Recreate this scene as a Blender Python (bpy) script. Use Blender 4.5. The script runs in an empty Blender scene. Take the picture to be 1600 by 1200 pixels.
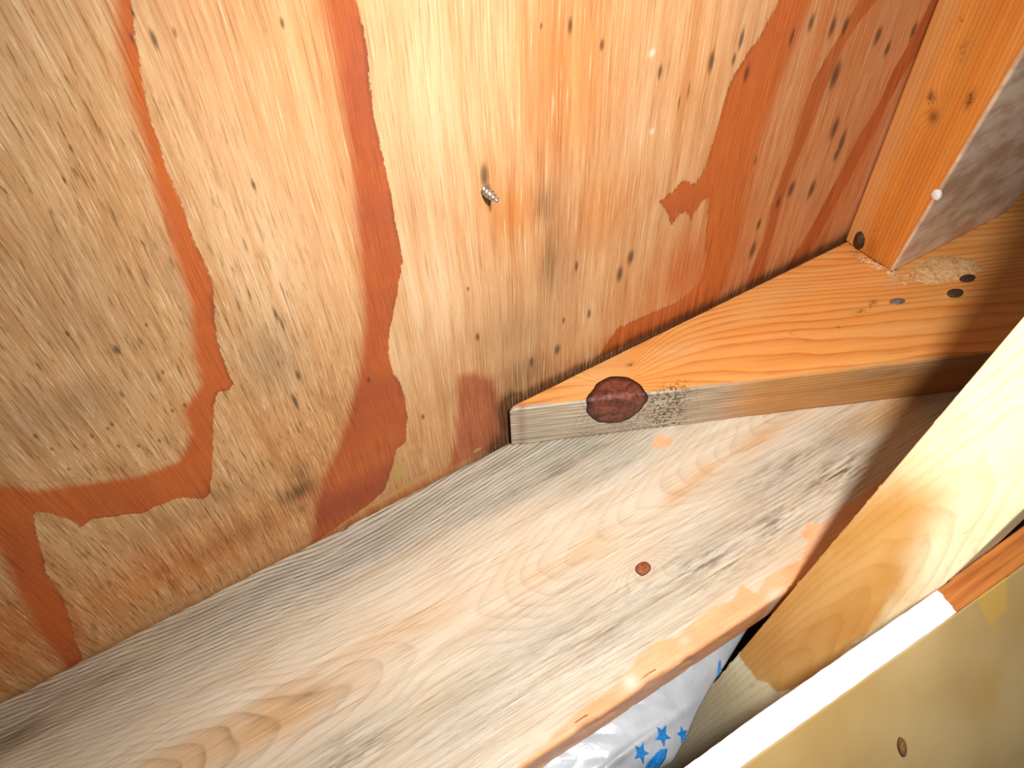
import bpy, math, random
import numpy as np
from mathutils import Matrix, Vector

# ------------------------------------------------------------------ camera, world, flash, exposure
scene = bpy.context.scene
col = scene.collection
# measured frame: X along the plywood wall, Y into the wall (wall face at Y=0), Z up (plank top at Z=0), metres
_d = np.array([50, 1000, 1175.0]); _d /= np.linalg.norm(_d)
_h = np.array([3200, -1540, 1175.0]); _h -= _d * (_h @ _d); _h /= np.linalg.norm(_h)
_n = np.cross(_d, _h)
RIGHT = np.array([_h[0], -_n[0], -_d[0]])
UP = -np.array([_h[1], -_n[1], -_d[1]])
FWD = np.array([_h[2], -_n[2], -_d[2]])
CAM = np.array([0.0, -0.277, 0.43])
cam_data = bpy.data.cameras.new('camera')
cam_data.sensor_width = 36.0
cam_data.lens = 1175.0 / 1600.0 * 36.0
cam_data.clip_start = 0.01
cam = bpy.data.objects.new('camera', cam_data)
m = Matrix.Identity(4)
for i in range(3):
    m[i][0] = RIGHT[i]; m[i][1] = UP[i]; m[i][2] = -FWD[i]; m[i][3] = CAM[i]
cam.matrix_world = m
col.objects.link(cam)
scene.camera = cam

world = bpy.data.worlds.new('world')
scene.world = world
world.use_nodes = True
bg = world.node_tree.nodes['Background']
bg.inputs[0].default_value = (1.0, 0.93, 0.84, 1)
bg.inputs[1].default_value = 0.10

# the flash beside the lens
fl = bpy.data.lights.new('flash', 'SPOT')
fl.energy = 11.3
fl.color = (1.0, 0.985, 0.97)
fl.spot_size = math.radians(122)
fl.spot_blend = 1.0
fl.shadow_soft_size = 0.013
flash = bpy.data.objects.new('flash', fl)
fp = CAM + np.array([0.125, -0.012, 0.012])
flash.location = fp
aim = Vector((0.18, -0.025, 0.09)) - Vector(fp)
flash.rotation_euler = aim.to_track_quat('-Z', 'Y').to_euler()
col.objects.link(flash)

vs = scene.view_settings
vs.view_transform = 'Standard'
vs.look = 'None'
vs.exposure = 0.0
vs.gamma = 1.0
vs.use_curve_mapping = False

# ------------------------------------------------------------------ measuring helpers
def ray(px, py):
    r = np.array([px - 800.0, py - 600.0, 1175.0])
    return np.array([r @ _h, -(r @ _n), -(r @ _d)])
def onz(px, py, z=0.0):
    r = ray(px, py); return CAM + r * (z - CAM[2]) / r[2]
def ony(px, py, y=0.0):
    r = ray(px, py); return CAM + r * (y - CAM[1]) / r[1]
def wall2(pts):                       # points measured on the wall face -> (X, Z) in mm
    return np.array([(p[0], p[2]) for p in (ony(*q) for q in pts)]) * 1000
def flat2(pts, z=0.0):                # points measured on a level face -> (X, Y) in mm
    return np.array([(p[0], p[1]) for p in (onz(*q, z) for q in pts)]) * 1000

def seg_dist(P, A):
    best = np.full(len(P), 1e9)
    for a, b in zip(A[:-1], A[1:]):
        ab = b - a; l2 = ab @ ab + 1e-12
        t = np.clip(((P - a) @ ab) / l2, 0, 1)
        q = P - a - t[:, None] * ab
        best = np.minimum(best, np.einsum('ij,ij->i', q, q))
    return np.sqrt(best)
def sdf(P, poly):                     # positive inside
    poly = np.asarray(poly); A = np.vstack([poly, poly[:1]])
    dist = seg_dist(P, A)
    ins = np.zeros(len(P), bool)
    for a, b in zip(A[:-1], A[1:]):
        c = (a[1] > P[:, 1]) != (b[1] > P[:, 1])
        if abs(b[1] - a[1]) > 1e-9:
            xi = a[0] + (P[:, 1] - a[1]) * (b[0] - a[0]) / (b[1] - a[1])
            ins ^= c & (P[:, 0] < xi)
    return np.where(ins, dist, -dist)
def sstep(a, b, x):
    t = np.clip((x - a) / (b - a), 0, 1); return t * t * (3 - 2 * t)
_lat = {}
def vnoise(x, y, seed=0):
    if seed not in _lat: _lat[seed] = np.random.RandomState(seed).rand(256, 256)
    L = _lat[seed]
    x = np.asarray(x, float); y = np.asarray(y, float)
    xi = np.floor(x).astype(int); yi = np.floor(y).astype(int)
    fx = x - xi; fy = y - yi
    fx = fx * fx * (3 - 2 * fx); fy = fy * fy * (3 - 2 * fy)
    a = L[xi % 256, yi % 256]; b = L[(xi + 1) % 256, yi % 256]
    c = L[xi % 256, (yi + 1) % 256]; e = L[(xi + 1) % 256, (yi + 1) % 256]
    return (a * (1 - fx) + b * fx) * (1 - fy) + (c * (1 - fx) + e * fx) * fy
def fnoise(x, y, seed=0, octv=3):
    s = 0; w = 0; a = 1.0
    for k in range(octv):
        s = s + a * vnoise(x * 2 ** k, y * 2 ** k, seed + 17 * k); w += a; a *= 0.5
    return s / w

def gauss(a, x, y, cx, cy, rx, ry, amp):
    """raise array a to a soft elliptical patch (radii in mm)"""
    i = np.nonzero((np.abs(x - cx) < rx * 0.0028) & (np.abs(y - cy) < ry * 0.0028))[0]
    q = ((x[i] - cx) * 1000 / rx) ** 2 + ((y[i] - cy) * 1000 / ry) ** 2
    a[i] = np.maximum(a[i], amp * np.exp(-q))

# ------------------------------------------------------------------ mesh helpers
def link(name, me, mat, parent=None, smooth=True):
    o = bpy.data.objects.new(name, me)
    col.objects.link(o)
    if mat: me.materials.append(mat)
    if smooth: me.polygons.foreach_set('use_smooth', [True] * len(me.polygons))
    if parent: o.parent = parent
    return o
def tag(o, label=None, cat=None, group=None, kind=None):
    if label: o['label'] = label
    if cat: o['category'] = cat
    if group: o['group'] = group
    if kind: o['kind'] = kind
    return o
def attr(me, name, arr):
    a = me.attributes.new(name, 'FLOAT', 'POINT')
    a.data.foreach_set('value', np.ascontiguousarray(arr, dtype=np.float32))
def loft(name, V, caps=True):
    """V: (stations, ring, 3) array; ring closed. Fast quad build."""
    S, R, _ = V.shape
    me = bpy.data.meshes.new(name)
    i = np.arange(S - 1)[:, None] * R; j = np.arange(R)[None, :]; j2 = (j + 1) % R
    q = np.stack([i + j, i + j2, i + R + j2, i + R + j], -1).reshape(-1, 4)
    nq = len(q)
    loops = q.reshape(-1); starts = np.arange(nq) * 4; tot = np.full(nq, 4)
    if caps:
        loops = np.concatenate([loops, np.arange(R)[::-1], (S - 1) * R + np.arange(R)])
        starts = np.concatenate([starts, [nq * 4, nq * 4 + R]]); tot = np.concatenate([tot, [R, R]])
    me.vertices.add(S * R); me.vertices.foreach_set('co', V.reshape(-1).astype(np.float32))
    me.loops.add(len(loops)); me.loops.foreach_set('vertex_index', loops.astype(np.int32))
    me.polygons.add(len(starts)); me.polygons.foreach_set('loop_start', starts.astype(np.int32))
    me.update(calc_edges=True)
    return me
def fix_normals(me):
    # closed, consistently wound meshes: flip all faces if the signed volume is negative
    n = len(me.vertices); co = np.zeros(n * 3, np.float32); me.vertices.foreach_get('co', co); co = co.reshape(-1, 3).astype(float)
    co = co - co.mean(0)
    me.calc_loop_triangles(); t = np.zeros(len(me.loop_triangles) * 3, np.int32); me.loop_triangles.foreach_get('vertices', t); t = t.reshape(-1, 3)
    vol = np.einsum('ij,ij->i', co[t[:, 0]], np.cross(co[t[:, 1]], co[t[:, 2]])).sum()
    if vol < 0: me.flip_normals()
def rounded_profile(corners, r, steps, dens):
    """closed rounded polygon; corners list of 2D, r radius per corner, dens = spacing per edge"""
    n = len(corners); C = [np.array(c, float) for c in corners]; out = []
    ent = []
    for k in range(n):
        p, c, q = C[k - 1], C[k], C[(k + 1) % n]
        u = (p - c) / np.linalg.norm(p - c); v = (q - c) / np.linalg.norm(q - c)
        rr = r[k]
        a = c + u * rr; b = c + v * rr
        arc = [(1 - t) ** 2 * a + 2 * t * (1 - t) * c + t * t * b for t in np.linspace(0, 1, steps)] if rr > 0 else [c]
        ent.append(arc)
    for k in range(n):
        out += ent[k]
        a = ent[k][-1]; b = ent[(k + 1) % n][0]
        L = np.linalg.norm(b - a); m_ = max(1, int(L / dens[k]))
        out += [a + (b - a) * t for t in np.linspace(0, 1, m_ + 1)[1:-1]]
    return np.array(out)
def cat_lin(*segs):
    out = []
    for a, b, st in segs:
        out.append(np.arange(a, b, st))
    out.append(np.array([segs[-1][1]]))
    return np.concatenate(out)

# ------------------------------------------------------------------ node helpers
def hexc(s):
    s = s.lstrip('#'); v = [int(s[i:i + 2], 16) / 255 for i in (0, 2, 4)]
    return tuple([(c / 12.92 if c <= 0.04045 else ((c + 0.055) / 1.055) ** 2.4) for c in v] + [1.0])
class NT:
    def __init__(self, name):
        self.mat = bpy.data.materials.new(name); self.mat.use_nodes = True
        self.t = self.mat.node_tree; self.N = self.t.nodes; self.L = self.t.links
        self.bsdf = self.N['Principled BSDF']
        self.co = self.N.new('ShaderNodeTexCoord').outputs['Object']
    def put(self, sock, v):
        if hasattr(v, 'is_linked') or isinstance(v, bpy.types.NodeSocket): self.L.new(v, sock)
        elif isinstance(v, str): sock.default_value = hexc(v)
        else: sock.default_value = v
    def m(self, op, a, b=0.0, c=0.0, clamp=False):
        n = self.N.new('ShaderNodeMath'); n.operation = op; n.use_clamp = clamp
        self.put(n.inputs[0], a); self.put(n.inputs[1], b); self.put(n.inputs[2], c)
        return n.outputs[0]
    def mr(self, v, a, b, lo=0.0, hi=1.0, smooth=True):
        n = self.N.new('ShaderNodeMapRange'); n.interpolation_type = 'SMOOTHSTEP' if smooth else 'LINEAR'; n.clamp = True
        self.put(n.inputs['Value'], v); self.put(n.inputs['From Min'], a); self.put(n.inputs['From Max'], b)
        self.put(n.inputs['To Min'], lo); self.put(n.inputs['To Max'], hi)
        return n.outputs[0]
    def mix(self, f, a, b, mode='MIX'):
        n = self.N.new('ShaderNodeMix'); n.data_type = 'RGBA'; n.blend_type = mode; n.clamp_factor = True
        self.put(n.inputs[0], f); self.put(n.inputs[6], a); self.put(n.inputs[7], b)
        return n.outputs[2]
    def at(self, name):
        n = self.N.new('ShaderNodeAttribute'); n.attribute_name = name
        return n.outputs['Fac']
    def map(self, scale, loc=(0, 0, 0), rot=(0, 0, 0), vec=None):
        n = self.N.new('ShaderNodeMapping'); self.L.new(vec or self.co, n.inputs[0])
        n.inputs['Scale'].default_value = scale; n.inputs['Location'].default_value = loc; n.inputs['Rotation'].default_value = rot
        return n.outputs[0]
    def noise(self, scale, detail=3, rough=0.55, loc=(0, 0, 0), rot=(0, 0, 0), dist=0.0, vec=None):
        n = self.N.new('ShaderNodeTexNoise'); self.L.new(self.map(scale, loc, rot, vec), n.inputs['Vector'])
        n.inputs['Scale'].default_value = 1.0; n.inputs['Detail'].default_value = detail
        n.inputs['Roughness'].default_value = rough; n.inputs['Distortion'].default_value = dist
        return n.outputs['Fac']
    def ramp(self, f, stops):
        n = self.N.new('ShaderNodeValToRGB'); self.L.new(f, n.inputs[0])
        e = n.color_ramp.elements
        while len(e) < len(stops): e.new(0.5)
        for k, (p, c) in enumerate(stops):
            e[k].position = p; e[k].color = hexc(c) if isinstance(c, str) else (c, c, c, 1)
        return n.outputs[0]
    def bump(self, h, strength, dist, prev=None):
        n = self.N.new('ShaderNodeBump'); n.inputs['Strength'].default_value = strength; n.inputs['Distance'].default_value = dist
        self.L.new(h, n.inputs['Height'])
        if prev: self.L.new(prev, n.inputs['Normal'])
        return n.outputs[0]
    def out(self, color, rough=0.6, normal=None, spec=0.35, metal=0.0):
        b = self.bsdf
        self.put(b.inputs['Base Color'], color); self.put(b.inputs['Roughness'], rough)
        self.put(b.inputs['Specular IOR Level'], spec); self.put(b.inputs['Metallic'], metal)
        if normal: self.L.new(normal, b.inputs['Normal'])
        return self.mat

# ------------------------------------------------------------------ plywood wall
def mat_plywood():
    k = NT('plywood'); 
    warp = k.noise((9, 1, 5), 2)
    xw = k.N.new('ShaderNodeVectorMath'); xw.operation = 'ADD'
    k.L.new(k.co, xw.inputs[0])
    cx = k.N.new('ShaderNodeCombineXYZ'); k.L.new(k.m('MULTIPLY', k.m('SUBTRACT', warp, 0.5), 0.010), cx.inputs[0])
    k.L.new(cx.outputs[0], xw.inputs[1]); v = xw.outputs[0]
    n1 = k.noise((1050, 1, 26), 5, 0.68, vec=v)
    n2 = k.noise((130, 1, 6), 4, 0.55, (3, 0, 1), vec=v)
    n3 = k.noise((2300, 1, 130), 3, 0.6, (1, 0, 2), vec=v)
    n4 = k.noise((24, 24, 24), 4, 0.6)
    n5 = k.noise((800, 1, 62), 4, 0.66, (7, 0, 3), dist=0.35, vec=v)
    n6 = k.noise((420, 420, 420), 4, 0.6)
    left = k.at('left')
    c = k.mix(k.mr(n2, 0.3, 0.7), '#d6a878', '#c48d5a')
    c = k.mix(k.mr(n4, 0.35, 0.7, 0, 0.45), c, '#bf8c5e')
    c = k.mix(k.m('MULTIPLY', left, 0.55), c, k.mix(k.mr(n2, 0.35, 0.65), '#c69c6a', '#b18452'))
    c = k.mix(k.at('pale'), c, k.mix(k.mr(n2, 0.35, 0.65), '#e2c19a', '#d8ac7e'))
    c = k.mix(k.at('warm'), c, k.mix(k.mr(n2, 0.3, 0.7), '#d08c4e', '#b9692c'))
    # fibres
    c = k.mix(k.mr(n1, 0.50, 0.70, 0, 0.62), c, '#8a5630', 'MIX')
    c = k.mix(k.mr(n1, 0.46, 0.28, 0, 0.7), c, '#f0d2a8')
    lf = k.m('MULTIPLY', left, k.mr(n5, 0.53, 0.68, 0, 0.8))
    c = k.mix(lf, c, '#6f4f2e')
    c = k.mix(k.m('MULTIPLY', left, k.mr(n5, 0.44, 0.28, 0, 0.7)), c, '#ecd0a4')
    c = k.mix(k.at('grey'), c, k.mix(k.mr(n1, 0.35, 0.65), '#a18467', '#6e553c'))
    # red heartwood / tide stains
    edge = k.m('ADD', k.at('red'), k.m('MULTIPLY', k.m('SUBTRACT', n1, 0.5), k.at('rag')))
    edge = k.m('ADD', edge, k.m('MULTIPLY', k.m('SUBTRACT', n3, 0.5), 1.8))
    edge = k.m('ADD', edge, k.m('MULTIPLY', k.m('SUBTRACT', n6, 0.5), 2.2))
    sharp = k.mr(edge, -0.25, 0.35)
    soft = k.m('ADD', k.at('redsoft'), k.m('MULTIPLY', k.m('SUBTRACT', n1, 0.5), 0.5))
    mask = k.m('MULTIPLY', sharp, k.mr(soft, 0.0, 0.85))
    tone = k.m('ADD', k.at('tone'), k.m('MULTIPLY', k.m('SUBTRACT', n4, 0.5), 0.9))
    rc = k.mix(k.mr(tone, 0.15, 0.85), '#b8581c', '#963f24')
    rc = k.mix(k.mr(n1, 0.48, 0.7, 0, 0.5), rc, '#74300f')
    rc = k.mix(k.mr(n3, 0.45, 0.25, 0, 0.35), rc, '#c67a48')
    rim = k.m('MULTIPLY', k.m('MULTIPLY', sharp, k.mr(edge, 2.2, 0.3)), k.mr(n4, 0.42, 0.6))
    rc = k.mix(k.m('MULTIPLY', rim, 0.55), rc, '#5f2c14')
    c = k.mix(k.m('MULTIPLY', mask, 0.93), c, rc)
    wash = k.m('MULTIPLY', k.at('wash'), k.mr(n2, 0.2, 0.75, 0.45, 1))
    c = k.mix(wash, c, k.mix(k.mr(n1, 0.35, 0.65), '#cf7a3c', '#b05325'))
    # yellow scuffs, brown grime, mould spots
    c = k.mix(k.mr(k.m('ADD', k.at('scuff'), k.m('MULTIPLY', k.m('SUBTRACT', n1, 0.5), 0.9)), 0.35, 0.7), c, k.mix(n3, '#c9a565', '#a8854d'))
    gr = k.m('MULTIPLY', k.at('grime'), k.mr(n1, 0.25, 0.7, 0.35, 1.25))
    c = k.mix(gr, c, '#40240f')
    sp = k.m('ADD', k.at('spot'), k.m('MULTIPLY', k.m('SUBTRACT', n3, 0.5), 0.5))
    c = k.mix(k.mr(sp, 0.2, 0.95, 0, 0.8), c, '#46321e')
    c = k.mix(k.at('dot'), c, '#f4ead8')
    h = k.m('ADD', k.m('MULTIPLY', n1, 0.7), k.m('MULTIPLY', n3, 0.4))
    h = k.m('ADD', h, k.m('MULTIPLY', k.m('MULTIPLY', n5, left), 0.9))
    h = k.m('SUBTRACT', h, k.m('MULTIPLY', sharp, 0.55))
    nb = k.bump(h, 0.6, 0.0006)
    return k.out(c, k.mr(n4, 0.3, 0.7, 0.48, 0.66), nb, 0.35)

def build_wall():
    xs = cat_lin((-0.6, -0.225, 0.075), (-0.225, 0.53, 0.00076), (0.53, 1.0, 0.047))
    zs = cat_lin((-0.42, -0.012, 0.05), (-0.012, 0.36, 0.00076), (0.36, 0.9, 0.06))
    X, Z = np.meshgrid(xs, zs)
    nx, nz = len(xs), len(zs); N = nx * nz
    x = X.ravel(); z = Z.ravel()
    P = np.stack([x, z], 1) * 1000
    relief = (fnoise(x * 160, z * 9, 5) - 0.5) * 0.0005 + (fnoise(x * 12, z * 8, 9) - 0.5) * 0.0015
    y = relief - 0.0006
    me = bpy.data.meshes.new('plywood')
    V = np.zeros((N + 4, 3), np.float32); V[:N, 0] = x; V[:N, 1] = y; V[:N, 2] = z
    V[N:] = [(-0.6, .012, -.42), (1.0, .012, -.42), (1.0, .012, .9), (-0.6, .012, .9)]
    i = np.arange(nz - 1)[:, None] * nx; j = np.arange(nx - 1)[None, :]
    q = np.stack([i + j, i + j + 1, i + nx + j + 1, i + nx + j], -1).reshape(-1, 4)
    loops = [q.reshape(-1)]; lens = [np.full(len(q), 4)]
    bot = np.arange(nx); top = (nz - 1) * nx + np.arange(nx); lef = np.arange(nz) * nx; rig = lef + nx - 1
    for f in ([N + 1, N, N + 3, N + 2], list(bot[::-1]) + [N, N + 1], list(top) + [N + 2, N + 3],
              list(lef) + [N + 3, N], list(rig[::-1]) + [N + 1, N + 2]):
        loops.append(np.array(f)); lens.append(np.array([len(f)]))
    loops = np.concatenate(loops); lens = np.concatenate(lens)
    me.vertices.add(N + 4); me.vertices.foreach_set('co', V.reshape(-1))
    me.loops.add(len(loops)); me.loops.foreach_set('vertex_index', loops.astype(np.int32))
    me.polygons.add(len(lens)); me.polygons.foreach_set('loop_start', np.concatenate([[0], np.cumsum(lens)[:-1]]).astype(np.int32))
    me.update(calc_edges=True)
    pad = lambda a: np.concatenate([a, np.zeros(4)])
    # --- red bands: (sharp line, soft line, soft width mm, tone, raggedness mm)
    A_sharp = [(203, -60), (205, 0), (212, 60), (218, 110), (232, 180), (245, 215), (262, 270), (285, 320), (300, 370), (320, 410), (332, 445), (335, 500),
               (344, 550), (364, 600), (358, 609), (340, 612), (334, 630), (332, 680), (331, 735), (326, 772), (315, 778), (288, 776), (268, 779), (255, 786), (240, 790),
               (225, 800), (195, 803), (178, 806), (145, 809), (125, 822), (112, 812), (100, 808), (75, 799), (52, 800), (58, 840), (68, 870), (72, 895), (86, 915),
               (97, 930), (108, 962), (118, 1000), (130, 1028)]
    A_soft = [(92, 1055), (48, 995), (12, 935), (-15, 875), (-45, 815), (-60, 728), (60, 752), (140, 742), (215, 732), (268, 712), (280, 680), (268, 640),
              (296, 600), (284, 560), (278, 480), (262, 430), (240, 370), (222, 310), (202, 230), (176, 150), (160, 80), (150, 0), (146, -60)]
    B_sharp = [(550, -60), (556, 0), (566, 40), (573, 80), (576, 130), (583, 180), (598, 250), (610, 300), (617, 350), (622, 375), (628, 405), (622, 440),
               (615, 480), (607, 520), (606, 555), (612, 580), (626, 600), (632, 620), (636, 650), (633, 690), (618, 702), (612, 730), (600, 765), (575, 788), (548, 806)]
    B_soft = [(470, 860), (475, 800), (490, 745), (512, 700), (530, 640), (543, 580), (548, 520), (545, 450), (538, 390), (530, 310), (520, 250), (510, 180),
              (500, 120), (488, 60), (472, 0), (460, -60)]
    D_sharp = [(1240, -60), (1215, 0), (1190, 50), (1165, 85), (1150, 110), (1140, 130), (1127, 170), (1117, 210), (1107, 240), (1100, 265), (1085, 288),
               (1072, 280), (1062, 285), (1050, 300), (1030, 315), (1040, 328), (1050, 352), (1060, 335), (1072, 330), (1080, 342), (1092, 320), (1106, 306),
               (1104, 350), (1102, 400), (1094, 440), (1060, 470), (1010, 492), (965, 512), (930, 560)]
    D_soft = [(1130, 470), (1150, 440), (1165, 390), (1180, 330), (1195, 260), (1215, 190), (1240, 120), (1265, 60), (1290, 0), (1315, -60)]
    E_l = [(1360, -40), (1338, 10), (1297, 78), (1268, 130), (1250, 180), (1237, 230), (1222, 270), (1205, 320), (1190, 380), (1160, 450)]
    E_r = [(1190, 440), (1208, 370), (1225, 310), (1242, 260), (1262, 215), (1278, 170), (1294, 130), (1318, 75), (1340, 40), (1372, 0), (1395, -40)]
    F_l = [(1475, -40), (1455, 0), (1425, 60), (1395, 110), (1370, 165), (1340, 215), (1315, 265), (1295, 300), (1268, 352), (1225, 425)]
    F_r = [(1262, 405), (1290, 352), (1312, 310), (1336, 265), (1364, 215), (1390, 160), (1424, 100), (1454, 60), (1484, 0), (1500, -40)]
    C_sharp = [(712, 584), (740, 578), (770, 590), (785, 620), (797, 650), (795, 690), (770, 700), (735, 715), (695, 738), (700, 720), (706, 690), (710, 640)]
    bands = [(A_sharp, A_soft, 11.0, 0.35, 1.6), (B_sharp, B_soft, 14.0, 0.55, 1.6), (D_sharp, D_soft, 22.0, 0.3, 11.0),
             (E_l, E_r, 3.0, 0.85, 1.5), (F_l, F_r, 5.0, 0.8, 1.5)]
    red = np.full(N, -50.0); rs = np.zeros(N); tone = np.zeros(N); rag = np.full(N, 2.0)
    for sh, so, w, tn, rg in bands:
        sh2, so2 = wall2(sh), wall2(so)
        sh2 = np.vstack([sh2[:1] + [[12, 500]], sh2]); so2 = np.vstack([so2, so2[-1:] + [[2, 500]]])      # the bands run on up the sheet
        al = np.vstack([sh2, so2]); lo_, hi_ = al.min(0) - 12, al.max(0) + 12
        ix = np.nonzero(((P > lo_) & (P < hi_)).all(1))[0]
        s = np.full(N, -50.0); ds = np.zeros(N); dsh = np.full(N, 50.0)
        s[ix] = sdf(P[ix], al); ds[ix] = seg_dist(P[ix], so2)
        dsh[ix] = seg_dist(P[ix], sh2)
        val = np.where(s > 0, dsh, -dsh)
        sv = sstep(0, w, ds) * (s > 0)
        val = np.where(s > 0, val, np.minimum(-0.01, -np.minimum(dsh, 60)))
        take = (val > red)
        red = np.where(take, val, red); rs = np.where(take, np.where(s > 0, sv, 1.0), rs)
        tone = np.where(take, tn, tone); rag = np.where(take, rg, rag)
    # outside points near a soft side: the sharp test is negative there anyway; keep it negative
    s = sdf(P, wall2(C_sharp)); t = s > -6
    red = np.where(t, s + 7, red); rs = np.where(t, sstep(-5, 6, s) * 0.62, rs); tone = np.where(t, 0.7, tone); rag = np.where(t, 6.0, rag)
    tone = tone + 0.25 * sstep(70, 20, z * 1000) * sstep(-.06, -.02, x) * (x < 0.1)
    attr(me, 'red', pad(np.clip(red, -20, 20))); attr(me, 'redsoft', pad(rs)); attr(me, 'tone', pad(tone)); attr(me, 'rag', pad(rag))
    def blob(items):
        a = np.zeros(N)
        for px, py, rx, rz, amp in items:
            c = ony(px, py); gauss(a, x, z, c[0], c[2], rx, rz, amp)
        return a
    attr(me, 'left', pad(sstep(0.115, 0.03, x + 0.25 * (z - 0.1))))
    attr(me, 'pale', pad(blob([(690, 200, 30, 70, 0.45), (680, 450, 24, 45, 0.8), (250, 300, 12, 60, .3), (420, 420, 22, 60, .45), (60, 60, 30, 30, 0.2), (1000, 220, 20, 40, .25), (640, 560, 10, 25, .6)])))
    attr(me, 'warm', pad(blob([(890, 120, 28, 75, 0.75), (930, 330, 40, 30, 0.7), (800, 330, 18, 24, 0.85), (760, 300, 7, 22, .6), (1010, 450, 30, 35, 0.5), (500, 60, 10, 30, .35), (330, 20, 20, 20, .2),
                                (250, 900, 100, 28, .85), (480, 700, 40, 40, .35), (20, 1000, 70, 45, .9), (1080, 130, 26, 60, .45)])))
    attr(me, 'wash', pad(np.clip(sstep(0.27, 0.36, x + 0.30 * (0.2 - z)) * 0.72 + blob([(1060, 420, 20, 30, .5), (600, 790, 70, 13, .8), (540, 740, 30, 14, .7), (1000, 510, 40, 10, .6)]), 0, 1)))
    attr(me, 'grey', pad(blob([(300, 480, 8, 40, .35), (420, 560, 14, 26, .5), (120, 480, 30, 40, .3), (90, 640, 40, 18, .4), (640, 300, 6, 40, .15), (880, 380, 12, 60, .3), (800, 520, 30, 30, .35)])))
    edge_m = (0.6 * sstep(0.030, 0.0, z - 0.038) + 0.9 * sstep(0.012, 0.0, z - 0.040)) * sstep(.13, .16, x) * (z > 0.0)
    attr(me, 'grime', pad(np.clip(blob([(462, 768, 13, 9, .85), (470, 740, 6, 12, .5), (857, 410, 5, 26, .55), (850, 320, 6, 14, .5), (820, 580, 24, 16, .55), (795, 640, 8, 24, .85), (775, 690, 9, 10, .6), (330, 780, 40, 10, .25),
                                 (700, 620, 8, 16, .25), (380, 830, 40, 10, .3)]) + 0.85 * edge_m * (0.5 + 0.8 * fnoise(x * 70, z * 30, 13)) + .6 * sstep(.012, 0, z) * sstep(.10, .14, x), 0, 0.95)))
    attr(me, 'scuff', pad(blob([(622, 735, 6, 12, .8), (650, 750, 18, 4, .8), (600, 778, 22, 3, .85), (745, 702, 5, 3, .8), (690, 700, 10, 10, .45), (320, 930, 40, 4, .45), (450, 860, 40, 4, .4), (230, 960, 50, 6, .4)])))
    spots = [(207, 20, 4, 9), (206, 58, 3, 9), (240, 60, 7, 18), (272, 50, 4, 12), (110, 230, 4, 9), (100, 280, 3, 8), (395, 287, 5, 9), (440, 35, 5, 10), (890, 40, 5, 14), (940, 70, 5, 10),
             (1157, 60, 5, 17), (1145, 92, 4, 10), (1110, 95, 6, 18), (1165, 115, 6, 13), (1030, 112, 5, 12), (1236, 57, 4, 13), (1266, 35, 5, 14), (1300, 42, 6, 17), (1320, 40, 6, 13), (1371, 55, 6, 13),
             (1386, 76, 5, 11), (1427, 48, 5, 13), (1304, 117, 9, 20), (1303, 200, 7, 15), (1314, 222, 6, 18), (1306, 240, 5, 10), (1235, 295, 6, 12), (1267, 295, 6, 13), (1215, 316, 4, 9),
             (870, 545, 6, 8), (830, 565, 5, 8), (745, 525, 5, 7), (985, 402, 7, 11), (968, 428, 7, 12), (182, 545, 9, 9), (105, 520, 5, 5), (228, 507, 4, 4), (288, 632, 5, 5), (254, 580, 4, 5),
             (174, 661, 4, 5), (168, 668, 4, 4), (143, 680, 4, 4), (185, 695, 4, 4), (216, 695, 4, 4), (248, 687, 4, 4), (80, 700, 4, 4), (55, 680, 6, 5), (268, 640, 4, 4), (107, 731, 4, 4),
             (575, 592, 4, 6), (730, 450, 3, 4), (880, 500, 3, 5), (920, 490, 4, 7), (1175, 390, 6, 12), (430, 490, 5, 14), (440, 505, 4, 14), (756, 274, 9, 20), (760, 298, 9, 14), (765, 320, 4, 12), (660, 650, 4, 5),
             (465, 585, 6, 10), (460, 625, 6, 14), (845, 40, 3, 6), (1185, 350, 4, 8), (900, 415, 4, 9), (190, 615, 4, 8), (60, 570, 4, 10), (1180, 250, 2, 8), (1060, 160, 2, 12), (1075, 140, 2, 14)]
    sp = np.zeros(N)
    for px, py, rx, ry in spots:
        c = ony(px, py); ex = abs(ony(px + rx, py)[0] - c[0]) * 1000; ez = abs(ony(px, py + ry)[2] - c[2]) * 1000
        gauss(sp, x, z, c[0], c[2], max(ex * .85, .6), max(ez * 1.25, .9), 0.95)
    rnd = np.random.RandomState(4)
    for _ in range(60):
        cx, cz = rnd.uniform(-.2, .2), rnd.uniform(.02, .33); ex = rnd.uniform(.5, .9); ez = rnd.uniform(1.6, 4.5); am = rnd.uniform(.3, .5)
        gauss(sp, x, z, cx, cz, ex, ez, am)
    attr(me, 'spot', pad(sp))
    attr(me, 'dot', pad(blob([(1018, 82, 1.6, 1.6, .7), (1018, 205, 1.5, 1.5, .5)])))
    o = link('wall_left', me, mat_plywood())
    return tag(o, 'water-stained plywood wall with red tide bands and mould specks', 'wall', kind='structure')
wall = build_wall()

# ------------------------------------------------------------------ weathered plank (shelf) under the plywood
def rings(k, phase, noisev, amt=0.25):
    p = k.m('ADD', phase, k.m('MULTIPLY', k.m('SUBTRACT', noisev, 0.5), amt))
    f = k.m('FRACT', p)
    return k.ramp(f, [(0.0, 0.02), (0.45, 0.10), (0.74, 0.55), (0.88, 1.0), (0.95, 0.4), (1.0, 0.02)])

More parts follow.
